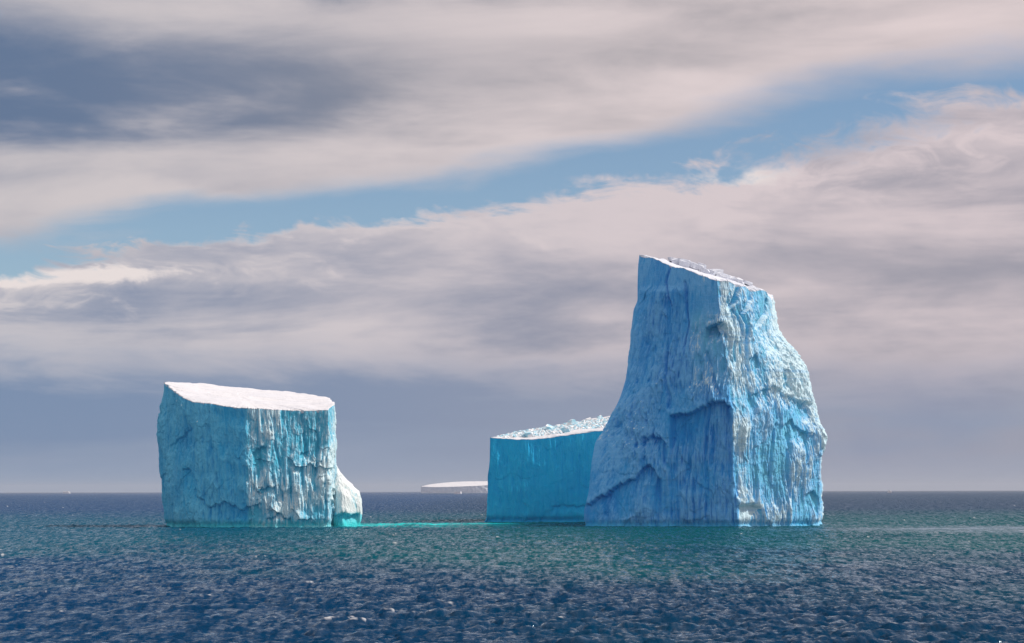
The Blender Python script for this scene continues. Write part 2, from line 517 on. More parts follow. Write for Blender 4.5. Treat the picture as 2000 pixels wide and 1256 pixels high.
def build_berg_wall(name, cols, sharp, nus, nv, Y0, mat, parent, amp=1.0, flute=1.0, facet=None, ledges=(), seed=0.0,
                    pale=None, frost_bias=0.0, rough=1.0, bulge=0.8, top_keep=0.0, gullies=(), calm=None, notch=1.0, rag=0.0, shrink=0.0, seam=0.0):
    S = loft(cols, sharp, nus, nv, Y0)
    N = normals_grid(S)
    N[..., 2] *= 0.3
    N /= np.linalg.norm(N, axis=2)[..., None]
    x, y, z = S[..., 0], S[..., 1], S[..., 2]
    U = np.broadcast_to(arc_u(S)[:, None], x.shape)
    o = seed
    big = fbm(x / 14 + o, y / 14, z / 16 + o, 3)
    warp = 1.6 * perlin(x / 9 + o, y / 9, z / 12)
    fl1 = ridged((x + warp) / 5.5 + o, (y + warp) / 5.5, z / 34 + o, 2)
    fl2 = ridged((x + 0.6 * warp) / 2.0 + o, (y + 0.6 * warp) / 2.0, z / 21 + 2 * o, 3, 0.55)
    fl3 = ridged((x + 0.3 * warp) / 0.8 + o, (y + 0.3 * warp) / 0.8, z / 9 + 3 * o, 2, 0.6)
    mod = 0.45 + 0.9 * sstep(perlin(x / 11 + 4 + o, y / 11, z / 15), -0.35, 0.45)
    gran = fbm(x / 1.3 + o, y / 1.3, z / 1.6, 4, 0.6)
    crag = ridged(x / 4.2 + 9 + o, y / 4.2, z / 5.5, 4, 0.55)
    cragm = sstep(perlin(x / 17 + 8 + o, y / 17, z / 17 + 3), -0.1, 0.4)
    cw = 1.3 * perlin(x / 4 + 5, y / 4, z / 6)
    ch1 = chips(U, z, 6.5, 13.0, 5, 2.5 * cw)
    ch2 = chips(U + 0.15 * z, z, 1.9, 6.0, 9, cw)
    ch3 = chips(U - 0.1 * z, z, 0.8, 2.2, 17, 0.4 * cw)
    d = bulge * (0.75 * big + 0.32 * ch1) + rough * (0.21 * mod * ch2 + 0.13 * ch3) + flute * (0.42 * fl1 + mod * (0.40 * fl2 + 0.20 * fl3)) + rough * (0.11 * gran + 0.24 * cragm * crag)
    if calm is not None:
        cm = calm(S)
        d = d * (1 - 0.8 * cm) + 0.05 * gran * cm
    d *= amp
    hp = flute * mod * (0.5 * fl2 + 0.42 * fl3) + rough * (0.25 * ch2 + 0.2 * ch3 + 0.25 * cragm * crag + 0.2 * gran)
    if facet is not None:
        # conchoidal break facets: tilted plates with sharp boundaries
        fm = facet(S)
        wx = 2.2 * fbm(x / 5 + 31, y / 5, z / 5, 3); wz = 2.6 * fbm(x / 5 + 71, y / 5, z / 6, 3)
        a, b2, rid, gx, gy = cells((U + wx + 0.35 * z) / 5.2, (z + wz) / 5.6, 3)
        plate = (rid - 0.5) * 1.1 + gx * (rid * 3.0 - 1.0) + gy * (0.2 + 1.2 * rid)
        on = sstep(perlin(x / 6 + 51, y / 6, z / 7), -0.25, 0.15)
        d = d * (1 - 0.3 * fm * on) + fm * on * plate * 0.6
        hp = hp * (1 - 0.3 * fm) + fm * on * (0.35 * gy + 0.05)
    d = d - d.mean() - shrink
    if seam:
        sd = np.minimum(U - U.min(), U.max() - U)
        d = np.where(d < 0, d * sstep(sd, 0.3, seam), d * (0.45 + 0.55 * sstep(sd, 0.0, seam)))
    front = sstep(-N[..., 1], 0.1, 0.4)
    if ledges:
        lf = ledge_field(S, ledges)
        d = d + lf * front
        hp = hp + np.clip(lf, -1.2, 0.6) * 0.5 * front
    if gullies:
        gf = gully_field(S, gullies)
        d = d + gf * front
        hp = hp + gf * 0.25 * front
    v = np.linspace(0, 1, nv)[None, :]
    keep = 1 - top_keep * sstep(v, 0.9, 1.0)
    d = d * keep
    # sea-cut notch at the waterline
    d = d - notch * 0.6 * np.exp(-((z - 0.6) / 0.9) ** 2) + notch * 0.5 * np.exp(-((z + 2.2) / 1.5) ** 2)
    P = S + N * d[..., None]
    if rag:
        rg = 0.9 * fbm(U / 7.0, U * 0 + seed, U * 0 + 1.1, 4, 0.6)
        P[..., 2] -= rag * rg * sstep(v, 0.9, 1.0)
    N2 = normals_grid(P)
    frost = 0.26 + 0.62 * hp + 0.4 * sstep(N2[..., 2], 0.25, 0.7) + frost_bias
    pl = 0.12 * sstep(N2[..., 2], 0.35, 0.8)
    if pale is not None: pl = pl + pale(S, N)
    nu = S.shape[0]
    i = np.arange(nu); j = np.arange(nv - 1)
    I, J = np.meshgrid(i, j, indexing='ij')
    I2 = (I + 1) % nu
    q = np.stack([I * nv + J, I2 * nv + J, I2 * nv + J + 1, I * nv + J + 1], -1).reshape(-1, 4)
    ob = mesh_np(name, P.reshape(-1, 3), q, mat, parent, True, {'frost': frost, 'pale': pl})
    return ob, P[:, -1].copy()


def build_cap(name, ring, mat, parent, rings=40, crown=0.5, lip=0.12, rough=0.15, seed=0.0, fall=None, extra=None):
    n = len(ring)
    # keep a manageable number of points round the rim
    step = max(1, n // 900)
    ring = ring[::step]; n = len(ring)
    c = ring.mean(0)
    # plane fit for the centre height
    A = np.c_[ring[:, 0] - c[0], ring[:, 1] - c[1], np.ones(n)]
    co, *_ = np.linalg.lstsq(A, ring[:, 2], rcond=None)
    nrm = ring - c; nrm[:, 2] = 0; nrm /= np.linalg.norm(nrm, axis=1)[:, None] + 1e-9
    P = [ring - nrm * 0.5 - np.array([0, 0, 0.7]), ring + nrm * lip * 0.5 - np.array([0, 0, 0.03]), ring - nrm * 0.05 + np.array([0, 0, 0.06])]
    for k in range(1, rings):
        t = (k / rings) ** 1.15
        p = ring * (1 - t) + c * t
        plane = (p[:, 0] - c[0]) * co[0] + (p[:, 1] - c[1]) * co[1] + co[2]
        s = sstep(np.array(t), 0.0, 0.55)
        p[:, 2] = p[:, 2] * (1 - s) + plane * s + crown * sstep(np.array(t), 0, 0.4) + 0.1
        p[:, 2] += rough * sstep(np.array(t), 0, 0.06) * (fbm(p[:, 0] / 6 + seed, p[:, 1] / 6, p[:, 0] * 0 + 1.5, 4) + 1.2 * fbm(p[:, 0] / 17 + seed, p[:, 1] / 9, p[:, 0] * 0 + 4.5, 2))
        if extra is not None: p[:, 2] += extra(p, t)
        P.append(p)
    P.append(np.repeat(P[-1].mean(0)[None], 1, 0))
    K = len(P) - 1
    co_ = np.concatenate(P, 0)
    i = np.arange(n)
    q = [np.stack([k * n + i, k * n + (i + 1) % n, (k + 1) * n + (i + 1) % n, (k + 1) * n + i], -1) for k in range(K - 1)]
    t = np.stack([(K - 1) * n + i, (K - 1) * n + (i + 1) % n, np.full(n, K * n)], -1)
    ob = mesh_np(name, co_, np.concatenate(q), mat, parent, True, {'frost': np.full(len(co_), 0.8)}, tris=t)
    return ob


# ------------------------------------------------------------------ left iceberg
YL = 714.0
left = empty('flat_topped_iceberg', W(480, 1030, YL + 20)[:2] + (0,))
left_inv = Matrix.Translation(-Vector(left.location))


def adopt(o, root):
    o.parent = root
    o.matrix_parent_inverse = Matrix.Translation(-Vector(root.location))
    return o


colsL = [
    [(1045, 320, 34), (1030, 320, 34), (960, 316, 34), (905, 311, 34), (870, 308, 34), (845, 308, 34), (825, 312, 34), (800, 317, 34), (775, 321, 34), (746, 322, 34)],
    [(1045, 350, 12), (960, 352, 12), (880, 356, 12), (800, 360, 12), (770, 349, 15)],
    [(1045, 385, 6), (960, 390, 6), (880, 394, 6), (820, 388, 7), (784, 378, 8)],
    [(1045, 487, 0), (1005, 493, 0.6), (975, 485, 0.2), (952, 479, 0), (930, 487, 0.3), (905, 482, 0), (872, 487, 0.4), (840, 480, 0), (815, 483, 0.3), (797, 480, 0)],
    [(1045, 566, 2.5), (900, 570, 2.5), (800, 562, 2.8)],
    [(1045, 640, 5), (950, 641, 5), (830, 641, 5), (801, 641, 5)],
    [(1045, 655, 13), (950, 653, 13), (880, 656, 13), (830, 654, 13), (790, 655, 12)],
    [(1045, 640, 40), (776, 641, 36)],
    [(1045, 540, 55), (764, 560, 52)],
    [(1045, 430, 55), (757, 470, 53)],
    [(1045, 360, 52), (748, 400, 50)],
]
sharpL = [1, 1, 1, 1, 0, 1, 1, 1, 0, 0, 0]
nusL = [110, 70, 170, 150, 140, 50, 30, 20, 20, 20, 20]


def facetL(S):
    px = 1000 + S[..., 0] / S[..., 1] * F
    py = 959 - (S[..., 2] - CAM_H) / S[..., 1] * F
    f = sstep(px, 470, 520) * (1 - sstep(px, 655, 665)) * sstep(py, 860, 935) * (1 - sstep(py, 1010, 1030))
    return f * sstep(-S[..., 1], -YL - 25, -YL - 18)


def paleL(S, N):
    # sunlight put into the colour: right-hand face whiter, shaded left-hand one kept blue
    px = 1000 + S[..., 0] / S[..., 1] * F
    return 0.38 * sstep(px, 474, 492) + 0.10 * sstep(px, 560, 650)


ledL = [
    ([(495, 880), (505, 872), (520, 868)], 0.9, 60, 4),
    ([(586, 886), (596, 876), (604, 880)], 0.6, 26, 2),
    ([(618, 900), (624, 896), (630, 903)], 0.6, 16, 2),
    ([(505, 955), (520, 948), (538, 946)], 0.9, 22, 4),
    ([(385, 965), (410, 985), (440, 978), (475, 990), (510, 980)], 0.8, 60, 8),
    ([(355, 915), (368, 912), (385, 940)], 0.8, 60, 5),
    ([(520, 1010), (545, 1000), (568, 1012)], 0.8, 16, 4),
    ([(330, 870), (350, 852), (372, 830)], 0.6, 70, 8),
]
gulL = [([(500, 800), (503, 850), (508, 900), (520, 960)], 3.0, 0.6), ([(535, 800), (537, 860), (548, 915)], 3.0, 0.6), ([(590, 802), (594, 850), (600, 900)], 3.5, 0.7),
        ([(620, 802), (622, 860), (618, 930)], 3.0, 0.6), ([(405, 830), (412, 890), (425, 950)], 4.0, 0.7), ([(440, 850), (446, 920), (452, 975)], 4.0, 0.5)]
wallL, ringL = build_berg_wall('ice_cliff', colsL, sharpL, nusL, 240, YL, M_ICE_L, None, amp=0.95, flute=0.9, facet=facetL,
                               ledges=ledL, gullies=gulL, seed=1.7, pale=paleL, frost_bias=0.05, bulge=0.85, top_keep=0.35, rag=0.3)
adopt(wallL, left)
capL = build_cap('snow_top', ringL, M_SNOW, None, rings=46, crown=0.15, rough=0.22, seed=2.0)
adopt(capL, left)
# the low foot at its right end
colsLF = [
    [(1045, 640, 14), (980, 640, 14), (900, 641, 14)],
    [(1045, 668, 9), (1000, 668, 9), (960, 664, 10), (935, 660, 12), (905, 648, 14)],
    [(1045, 698, 13), (1015, 701, 13), (990, 704, 13), (968, 703, 14), (955, 693, 15), (950, 684, 16)],
    [(1045, 700, 24), (1000, 706, 24), (975, 706, 24), (960, 702, 24), (949, 690, 24)],
    [(1045, 690, 36), (960, 685, 36), (943, 676, 34)],
    [(1045, 640, 40), (910, 642, 38)],
]


def paleLF(S, N):
    return 0.75 * sstep(S[..., 2], 3.0, 4.5)


wallLF, ringLF = build_berg_wall('ice_foot', colsLF, [1, 0, 1, 0, 0, 1], [70, 90, 50, 50, 30, 20], 110, YL, M_ICE_LF, None, amp=0.5,
                                 flute=1.0, rough=0.5, ledges=[([(655, 1005), (668, 997), (680, 1003), (703, 1000)], 1.3, 30, 4)], seed=4.1, pale=paleLF, frost_bias=0.1, notch=0.25)
adopt(wallLF, left)
capLF = build_cap('snow_slope', ringLF, M_SNOW, None, rings=24, crown=0.3, rough=0.2, seed=5.0)
adopt(capLF, left)
tag(left, 'smaller blue iceberg with a smooth white sloping snow top, left of the tall one', 'iceberg')

# ------------------------------------------------------------------ tall iceberg with its low shelf
tall = empty('towering_iceberg', W(1400, 1030, YL + 40)[:2] + (0,))
colsT = [
    [(1045, 1142, 9), (1000, 1140, 10), (961, 1150, 12), (906, 1155, 15), (862, 1163, 18), (839, 1181, 21), (815, 1191, 22), (790, 1206, 23), (770, 1214, 24), (740, 1223, 25), (690, 1230, 26), (640, 1234, 27), (600, 1239, 27), (592, 1246, 27), (560, 1246, 27), (520, 1247, 27), (499, 1250, 27)],
    [(1045, 1185, 6), (960, 1197, 7), (900, 1205, 10), (850, 1218, 13), (800, 1232, 15), (740, 1248, 17), (640, 1258, 19), (560, 1266, 20), (504, 1266, 23)],
    [(1045, 1250, 4), (960, 1256, 4.5), (880, 1266, 6), (800, 1278, 9), (720, 1292, 11), (640, 1296, 13), (560, 1300, 14), (515, 1302, 16)],
    [(1045, 1340, 2.5), (940, 1340, 3), (840, 1335, 3.5), (740, 1338, 6), (640, 1340, 8), (560, 1344, 9), (529, 1345, 10)],
    [(1045, 1446, -1), (990, 1444, -0.8), (960, 1437, -0.4), (938, 1432, -0.5), (900, 1435, -0.2), (870, 1430, -0.5), (840, 1434, -0.2), (805, 1428, -0.5), (760, 1421, 0.8), (730, 1427, 1.6), (700, 1420, 2), (640, 1412, 3.5), (610, 1408, 4), (550, 1402, 6)],
    [(1045, 1500, 4), (900, 1495, 4.5), (800, 1490, 5), (700, 1478, 6.5), (620, 1462, 8), (559, 1446, 9)],
    [(1045, 1560, 8), (900, 1560, 9), (800, 1550, 10), (720, 1528, 12), (650, 1494, 14), (568, 1474, 14)],
    [(1045, 1604, 14), (950, 1601, 14), (885, 1600, 14), (865, 1606, 14.5), (845, 1607, 15), (820, 1596, 16), (795, 1590, 16.5), (760, 1583, 17), (735, 1578, 18), (700, 1554, 20), (650, 1519, 20), (630, 1509, 20), (600, 1500, 19), (586, 1502, 19), (571, 1497, 18)],
    [(1045, 1600, 24), (885, 1598, 23), (850, 1604, 23), (795, 1588, 24), (735, 1576, 25), (700, 1555, 25), (655, 1522, 25), (635, 1513, 25), (600, 1511, 25), (589, 1510, 25)],
    [(1045, 1590, 80), (800, 1560, 70), (650, 1500, 50), (572, 1494, 45)],
    [(1045, 1380, 128), (800, 1380, 90), (640, 1380, 58), (534, 1408, 50)],
    [(1045, 1230, 125), (850, 1260, 85), (640, 1268, 52), (512, 1308, 46)],
]
sharpT = [1, 0, 0, 1, 1, 0, 0, 1, 1, 0, 0, 0]
nusT = [70, 110, 160, 190, 120, 120, 90, 40, 24, 24, 24, 24]


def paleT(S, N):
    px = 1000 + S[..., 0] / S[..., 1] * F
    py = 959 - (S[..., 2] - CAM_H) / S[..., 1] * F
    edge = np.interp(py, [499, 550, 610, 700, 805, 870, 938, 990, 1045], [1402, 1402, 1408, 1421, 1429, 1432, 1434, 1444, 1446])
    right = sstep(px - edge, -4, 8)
    p = 0.22 * right  # sunlit right face painted paler
    p += 0.22 * right * np.exp(-((px - edge - 16) / 16.0) ** 2)            # painted sunlit streak just past the arete
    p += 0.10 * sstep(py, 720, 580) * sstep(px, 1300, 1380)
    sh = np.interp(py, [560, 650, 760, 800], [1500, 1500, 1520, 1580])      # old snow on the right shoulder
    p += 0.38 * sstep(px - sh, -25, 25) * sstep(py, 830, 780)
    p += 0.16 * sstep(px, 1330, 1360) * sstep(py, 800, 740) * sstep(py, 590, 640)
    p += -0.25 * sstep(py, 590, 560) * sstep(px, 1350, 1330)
    # bright polished niche at the waterline
    p += 1.3 * sstep(px, 1442, 1447) * sstep(1488 - (py - 990) * 0.9 - px, -3, 3) * sstep(py, 984, 990) * sstep(-N[..., 1], 0.1, 0.3)
    return p


def calmT(S):
    px = 1000 + S[..., 0] / S[..., 1] * F
    py = 959 - (S[..., 2] - CAM_H) / S[..., 1] * F
    c = sstep(py, 572, 556) * sstep(px, 1420, 1395)
    c = np.maximum(c, sstep(py, 640, 600) * sstep(px, 1325, 1345) * sstep(px, 1425, 1400))
    c = np.maximum(c, sstep(px, 1440, 1450) * sstep(px, 1492, 1470) * sstep(py, 982, 992))
    c = np.maximum(c, 0.7 * sstep(px, 1235, 1200) * sstep(py, 840, 870) * sstep(py, 1000, 960))
    return c


gulT = [
    ([(1308, 516), (1301, 536), (1297, 552), (1304, 575), (1310, 600)], 2.2, 1.3),
    ([(1443, 556), (1440, 575), (1434, 592), (1424, 604)], 4.5, 2.6),
    ([(1471, 564), (1468, 585), (1462, 604), (1452, 615)], 3.0, 2.2),
    ([(1450, 612), (1464, 640), (1462, 690), (1466, 735)], 3.5, 1.8),
    ([(1434, 605), (1448, 630), (1456, 660)], 3.0, 1.5),
    ([(1500, 590), (1496, 615), (1480, 640)], 3.5, 2.0),
    ([(1336, 552), (1338, 600), (1342, 640), (1336, 680)], 2.5, 0.9),
    ([(1302, 690), (1300, 740), (1306, 800)], 4.0, 0.9),
    ([(1380, 690), (1392, 730), (1405, 770)], 4.0, 0.8),
    ([(1515, 830), (1508, 880), (1502, 940)], 3.0, 0.7),
    ([(1540, 850), (1535, 920), (1545, 980)], 3.0, 0.7),
]
ledT = [
    ([(1308, 812), (1330, 808), (1352, 802), (1368, 796), (1395, 783), (1415, 784), (1428, 798)], 2.6, 240, 4),
    ([(1248, 856), (1270, 847), (1283, 850), (1300, 866)], 1.7, 90, 4),
    ([(1180, 962), (1195, 950), (1215, 940), (1240, 932), (1252, 908), (1268, 905), (1290, 935)], 1.7, 90, 4),
    ([(1145, 985), (1160, 972), (1182, 962)], 1.6, 80, 5),
    ([(1378, 640), (1395, 632), (1412, 628), (1420, 640)], 3.2, 40, 3),
    ([(1530, 832), (1548, 820), (1565, 838), (1590, 850)], 0.9, 50, 5),
    ([(1575, 965), (1590, 958), (1600, 975)], 0.9, 50, 5),
    ([(1470, 770), (1510, 752), (1545, 775), (1585, 790)], 0.8, 45, 8),
    ([(1465, 700), (1480, 690), (1490, 705)], 1.0, 60, 4),
    ([(1290, 590), (1300, 575), (1310, 590)], 0.5, 70, 4),
    ([(1440, 990), (1460, 986), (1475, 985), (1484, 990)], 1.2, 26, 3),
]
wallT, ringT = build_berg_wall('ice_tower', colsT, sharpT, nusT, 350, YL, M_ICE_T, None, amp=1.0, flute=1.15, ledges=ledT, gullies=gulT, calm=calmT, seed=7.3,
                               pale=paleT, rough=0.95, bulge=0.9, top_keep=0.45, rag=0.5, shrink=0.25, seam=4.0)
adopt(wallT, tall)
capT = build_cap('snow_top', ringT, M_SNOW_T, None, rings=40, crown=-0.12, rough=0.4, seed=8.0)
adopt(capT, tall)

YS = 826.0
colsS = [
    [(1045, 943, 0), (1021, 944, 0), (1012, 949, 0), (1000, 953, 0), (930, 952, 0), (905, 956, 0), (855, 957, 0)],
    [(1045, 1060, 0), (930, 1060, 0), (857, 1060, 0)],
    [(1045, 1130, -1), (920, 1130, -1), (847, 1128, 0)],
    [(1045, 1200, -4), (840, 1195, -2)],
    [(1045, 1330, 2), (826, 1330, 4)],
    [(1045, 1330, 70), (795, 1330, 70)],
    [(1045, 1200, 75), (812, 1195, 75)],
    [(1045, 1080, 70), (835, 1080, 66)],
    [(1045, 985, 55), (851, 985, 50)],
]
wallS, ringS = build_berg_wall('ice_shelf', colsS, [1, 0, 0, 0, 1, 1, 0, 0, 1], [240, 150, 110, 30, 10, 10, 20, 20, 30], 150, YS, M_ICE_S, None,
                               amp=0.6, flute=0.5, seed=12.9, rough=0.7, frost_bias=0.05, bulge=0.8, top_keep=0.6, rag=0.3,
                               ledges=[([(1080, 990), (1100, 986), (1150, 988)], 0.4, 16, 8)])
adopt(wallS, tall)
capS = build_cap('snow_shelf_top', ringS, M_SNOW, None, rings=36, crown=0.2, rough=0.25, seed=3.0)
adopt(capS, tall)
tag(tall, 'towering blue iceberg with a slanted peak and a low shelf on its left', 'iceberg')


# slabs of layered old snow lying along the back rim of the peak (parts of the tower's cap)
def rock_mesh(name, sx, sy, sz, rng, cuts=9, sub=1):
    import bmesh
    bm = bmesh.new()
    bmesh.ops.create_cube(bm, size=1.0)
    for v in bm.verts:
        v.co.x *= sx; v.co.y *= sy; v.co.z *= sz
    for k in range(cuts):
        n = Vector(rng.normal(size=3)); n.normalize()
        ext = abs(n.x) * sx * 0.5 + abs(n.y) * sy * 0.5 + abs(n.z) * sz * 0.5
        geom = bm.verts[:] + bm.edges[:] + bm.faces[:]
        r = bmesh.ops.bisect_plane(bm, geom=geom, plane_co=n * ext * rng.uniform(0.55, 0.8), plane_no=n, clear_outer=True)
        ed = [e for e in r['geom_cut'] if isinstance(e, bmesh.types.BMEdge)]
        if ed:
            bmesh.ops.contextual_create(bm, geom=ed)
    me = bpy.data.meshes.new(name)
    bm.to_mesh(me); bm.free()
    return me


rr = np.random.default_rng(5)
meT = capT.data
bvhT = BVHTree.FromPolygons([v.co[:] for v in meT.vertices], [p.vertices[:] for p in meT.polygons])
for k in range(26):
    u = k / 25.0
    px = 1316 + u * 150 + rr.uniform(-4, 4); Y = YL + 43 - 4 * u + rr.uniform(-4, 2)
    x = (px - 1000) / F * Y
    hit = bvhT.ray_cast(Vector((x, Y, 300)), Vector((0, 0, -1)))
    if hit[0] is None: continue
    big_ = 1.0 - 0.55 * u
    me = rock_mesh('snow_slab', rr.uniform(2.0, 5.5) * (0.6 + 0.4 * big_), rr.uniform(2.0, 4.0), rr.uniform(1.0, 3.0) * big_, rr, 9)
    me.materials.append(M_SNOW_T)
    o = bpy.data.objects.new('snow_slab', me)
    o.location = hit[0] + Vector((0, 0, 0.15 + 0.75 * big_ * rr.uniform(0.2, 1.0)))
    o.rotation_euler = (rr.uniform(-0.1, 0.2), 0.28 + rr.uniform(-0.15, 0.15), rr.uniform(-0.5, 0.5))
    COL.objects.link(o)
    adopt(o, tall)

# ------------------------------------------------------------------ rubble on the shelf
meS = capS.data
bvh = BVHTree.FromPolygons([v.co[:] for v in meS.vertices], [p.vertices[:] for p in meS.polygons])


def top_z(x, y):
    h = bvh.ray_cast(Vector((x, y, 300)), Vector((0, 0, -1)))
    return h[0].z if h[0] is not None else None


protos = [rock_mesh('ice_block', 1.0, rr.uniform(0.6, 1.0), rr.uniform(0.5, 0.95), rr, 8) for k in range(12)]
for me in protos: me.materials.append(M_RUBBLE)


def spot(pxlo, pxhi):
    for _ in range(50):
        px = rr.uniform(pxlo, pxhi)
        Y = YS + 3 + 58 * rr.uniform(0, 1)
        x = (px - 1000) / F * Y
        # a smooth snow apron is left free at the right front
        if px > 1105 and Y < YS + 10 + (px - 1105) * 0.12: continue
        if px < 1000 and rr.uniform() > (px - 965) / 60: continue
        z = top_z(x, Y)
        if z is not None: return x, Y, z
    return None


big_spots = [(1118, 826, YS + 40, 3.1), (1033, 855, YS + 3.5, 2.6), (1105, 845, YS + 6, 2.4), (1072, 842, YS + 30, 2.6), (1172, 815, YS + 60, 1.7)]
named = ['largest pale ice block standing up among the rubble on the low shelf',
         'turquoise ice block at the front rim of the low shelf, left part',
         'turquoise ice block at the front rim of the low shelf beside the smooth snow drift',
         'angular white ice block mid-way up the rubble of the low shelf',
         'isolated ice block on the skyline of the rubble close to the tower']
for (px, py, Y, s), lab in zip(big_spots, named):
    x = (px - 1000) / F * Y
    z = top_z(x, Y)
    if z is None: continue
    o = bpy.data.objects.new('ice_block', protos[int(rr.integers(12))])
    o.location = (x, Y, z + 0.28 * s); o.scale = (s, s, s * 1.1)
    o.rotation_euler = tuple(rr.uniform(-0.5, 0.5, 3))
    COL.objects.link(o)
    tag(o, lab, 'ice block', 'ice blocks strewn on the low shelf')
for k in range(70):
    p = spot(1000, 1196)
    if p is None: continue
    s = 0.75 + 1.2 * rr.uniform() ** 3
    o = bpy.data.objects.new('ice_block', protos[int(rr.integers(12))])
    o.location = (p[0], p[1], p[2] + 0.12 * s); o.scale = (s, s * rr.uniform(0.7, 1.1), s * rr.uniform(0.7, 1.2))
    o.rotation_euler = tuple(rr.uniform(-0.6, 0.6, 3))
    COL.objects.link(o)
    tag(o, 'jagged white ice block among the rubble on the low shelf', 'ice block', 'ice blocks strewn on the low shelf')
# small brash nobody could count
vs, fs, off = [], [], 0
for k in range(2400):
    p = spot(970, 1200)
    if p is None: continue
    s = 0.25 + 0.95 * rr.uniform() ** 2.2
    me = protos[int(rr.integers(12))]
    rot = Matrix.Rotation(rr.uniform(0, 6.28), 3, Vector(rr.normal(size=3)).normalized())
    for v in me.vertices:
        q = rot @ (v.co * s)
        vs.append((q.x + p[0], q.y + p[1], q.z + p[2] + 0.08 * s))
    for f in me.polygons: fs.append([i + off for i in f.vertices])
    off += len(me.vertices)
me = bpy.data.meshes.new('ice_rubble'); me.from_pydata(vs, [], fs); me.materials.append(M_RUBBLE)
o = bpy.data.objects.new('ice_rubble', me); COL.objects.link(o)
tag(o, 'fine white ice rubble covering the low shelf beside the tower', 'ice rubble', kind='stuff')

# ------------------------------------------------------------------ far ice on the horizon
YF = 12000.0
far = empty('tabular_iceberg', W(960, 961, YF + 200)[:2] + (0,))
colsF = [
    [(970, 822, 0), (950, 822, 0)], [(970, 850, -10), (951, 850, -10)], [(970, 915, -30), (949.5, 915, -30)], [(970, 960, -20), (947.5, 960, -20)],
    [(970, 1060, 60), (947, 1060, 60)], [(970, 1050, 420), (941.5, 1050, 420)], [(970, 900, 430), (940.3, 905, 430)], [(970, 850, 260), (944.5, 850, 260)],
]
wallF, ringF = build_berg_wall('ice_cliff', colsF, [1, 0, 0, 0, 1, 0, 0, 0], [20, 50, 40, 60, 20, 20, 20, 20], 30, YF, M_ICE_FAR, None, amp=2.0, seed=2.9, flute=0.6)
adopt(wallF, far)
capF = build_cap('snow_top', ringF, M_SNOW, None, rings=14, crown=3.0, lip=1.0, rough=1.0)
adopt(capF, far)
tag(far, 'low flat white tabular iceberg on the horizon between the two blue bergs', 'iceberg')


def bit(px, py, wpx, hpx, Y, name, label, cat, mat, grp=None):
    s = Y / F
    me = rock_mesh(name, wpx * s, wpx * s * 0.6, hpx * s * 2, rr, 10)
    me.materials.append(mat)
    o = bpy.data.objects.new(name, me)
    x, y, z = W(px, py, Y)
    o.location = (x, y, z); COL.objects.link(o)
    tag(o, label, cat, grp)


bit(894, 963, 15, 3.2, 9000, 'ice_floe', 'small white ice floe in the sea in front of the far tabular iceberg', 'ice floe', M_SNOW)
bit(130, 960.5, 14, 2.6, 16000, 'ice_floe', 'tiny pale ice floe on the horizon left of the flat-topped iceberg', 'ice floe', M_SNOW)
bit(1737, 962, 8, 2.2, 8500, 'ice_floe', 'tiny white ice floe near the horizon right of the towering iceberg', 'ice floe', M_SNOW)


# ------------------------------------------------------------------ sea
def ocean_patch(L, n, wind, wdir, lo, hi, rms, seed, chop=1.0):
    r = np.random.default_rng(seed)
    k1 = 2 * np.pi * np.fft.fftfreq(n, L / n)
    kx, ky = np.meshgrid(k1, k1, indexing='ij')
    k = np.sqrt(kx**2 + ky**2); k[0, 0] = 1e-6
    Lw = wind**2 / 9.81
    cosw = (kx * math.cos(wdir) + ky * math.sin(wdir)) / k
    ph = np.exp(-1 / (k * Lw)**2) / k**3.6 * (0.12 + np.abs(cosw)**2)
    ph *= (2 * np.pi / k < hi) * (2 * np.pi / k > lo)
    ph[0, 0] = 0
    a = (r.normal(size=(n, n)) + 1j * r.normal(size=(n, n))) * np.sqrt(ph)
    h = np.real(np.fft.ifft2(a)); s = rms / h.std()
    dxx = np.real(np.fft.ifft2(-1j * kx / k * a)); dyy = np.real(np.fft.ifft2(-1j * ky / k * a))
    return h * s, dxx * s * chop, dyy * s * chop


def sample(patch, L, x, y):
    n = patch.shape[0]
    u = (x / L * n) % n; v = (y / L * n) % n
    i = np.floor(u).astype(int); j = np.floor(v).astype(int)
    fu = u - i; fv = v - j
    i %= n; j %= n
    i1 = (i + 1) % n; j1 = (j + 1) % n
    return (patch[i, j] * (1 - fu) * (1 - fv) + patch[i1, j] * fu * (1 - fv) + patch[i, j1] * (1 - fu) * fv + patch[i1, j1] * fu * fv)


WD = R(75)
pA = ocean_patch(173.0, 512, 6.0, WD, 0.8, 16, 0.11, 1, 1.2)
pB = ocean_patch(61.0, 512, 3.6, WD + 0.5, 0.35, 3.2, 0.085, 2, 1.1)

fpx = F * 1024 / 2000.0
p_near, p_far = 166.0, 4.0
prow = np.linspace(p_near, p_far, 690)
rad = np.concatenate([CAM_H * fpx / prow, [7000, 10000, 15000, 22000, 32000, 45000]])
ang = np.linspace(-R(13.5), R(13.5), 1150)
RR, AA = np.meshgrid(rad, ang, indexing='ij')
sx = RR * np.sin(AA); sy = RR * np.cos(AA)
fadeA = 1 - sstep(np.abs(AA), R(12.7), R(13.5))
fadeR = 1 - sstep(RR, 2500, 5000)
h = np.zeros_like(sx); ox = np.zeros_like(sx); oy = np.zeros_like(sx)
for (pt, L, rot) in ((pA, 173.0, 0.0), (pB, 61.0, 0.37)):
    c, s = math.cos(rot), math.sin(rot)
    a = c * sx + s * sy; b = -s * sx + c * sy
    h += sample(pt[0], L, a, b)
    da = sample(pt[1], L, a, b); db = sample(pt[2], L, a, b)
    ox += c * da - s * db; oy += s * da + c * db
gust = 0.65 + 0.55 * sstep(perlin(sx / 60, sy / 160, sx * 0 + 0.3), -0.5, 0.5)
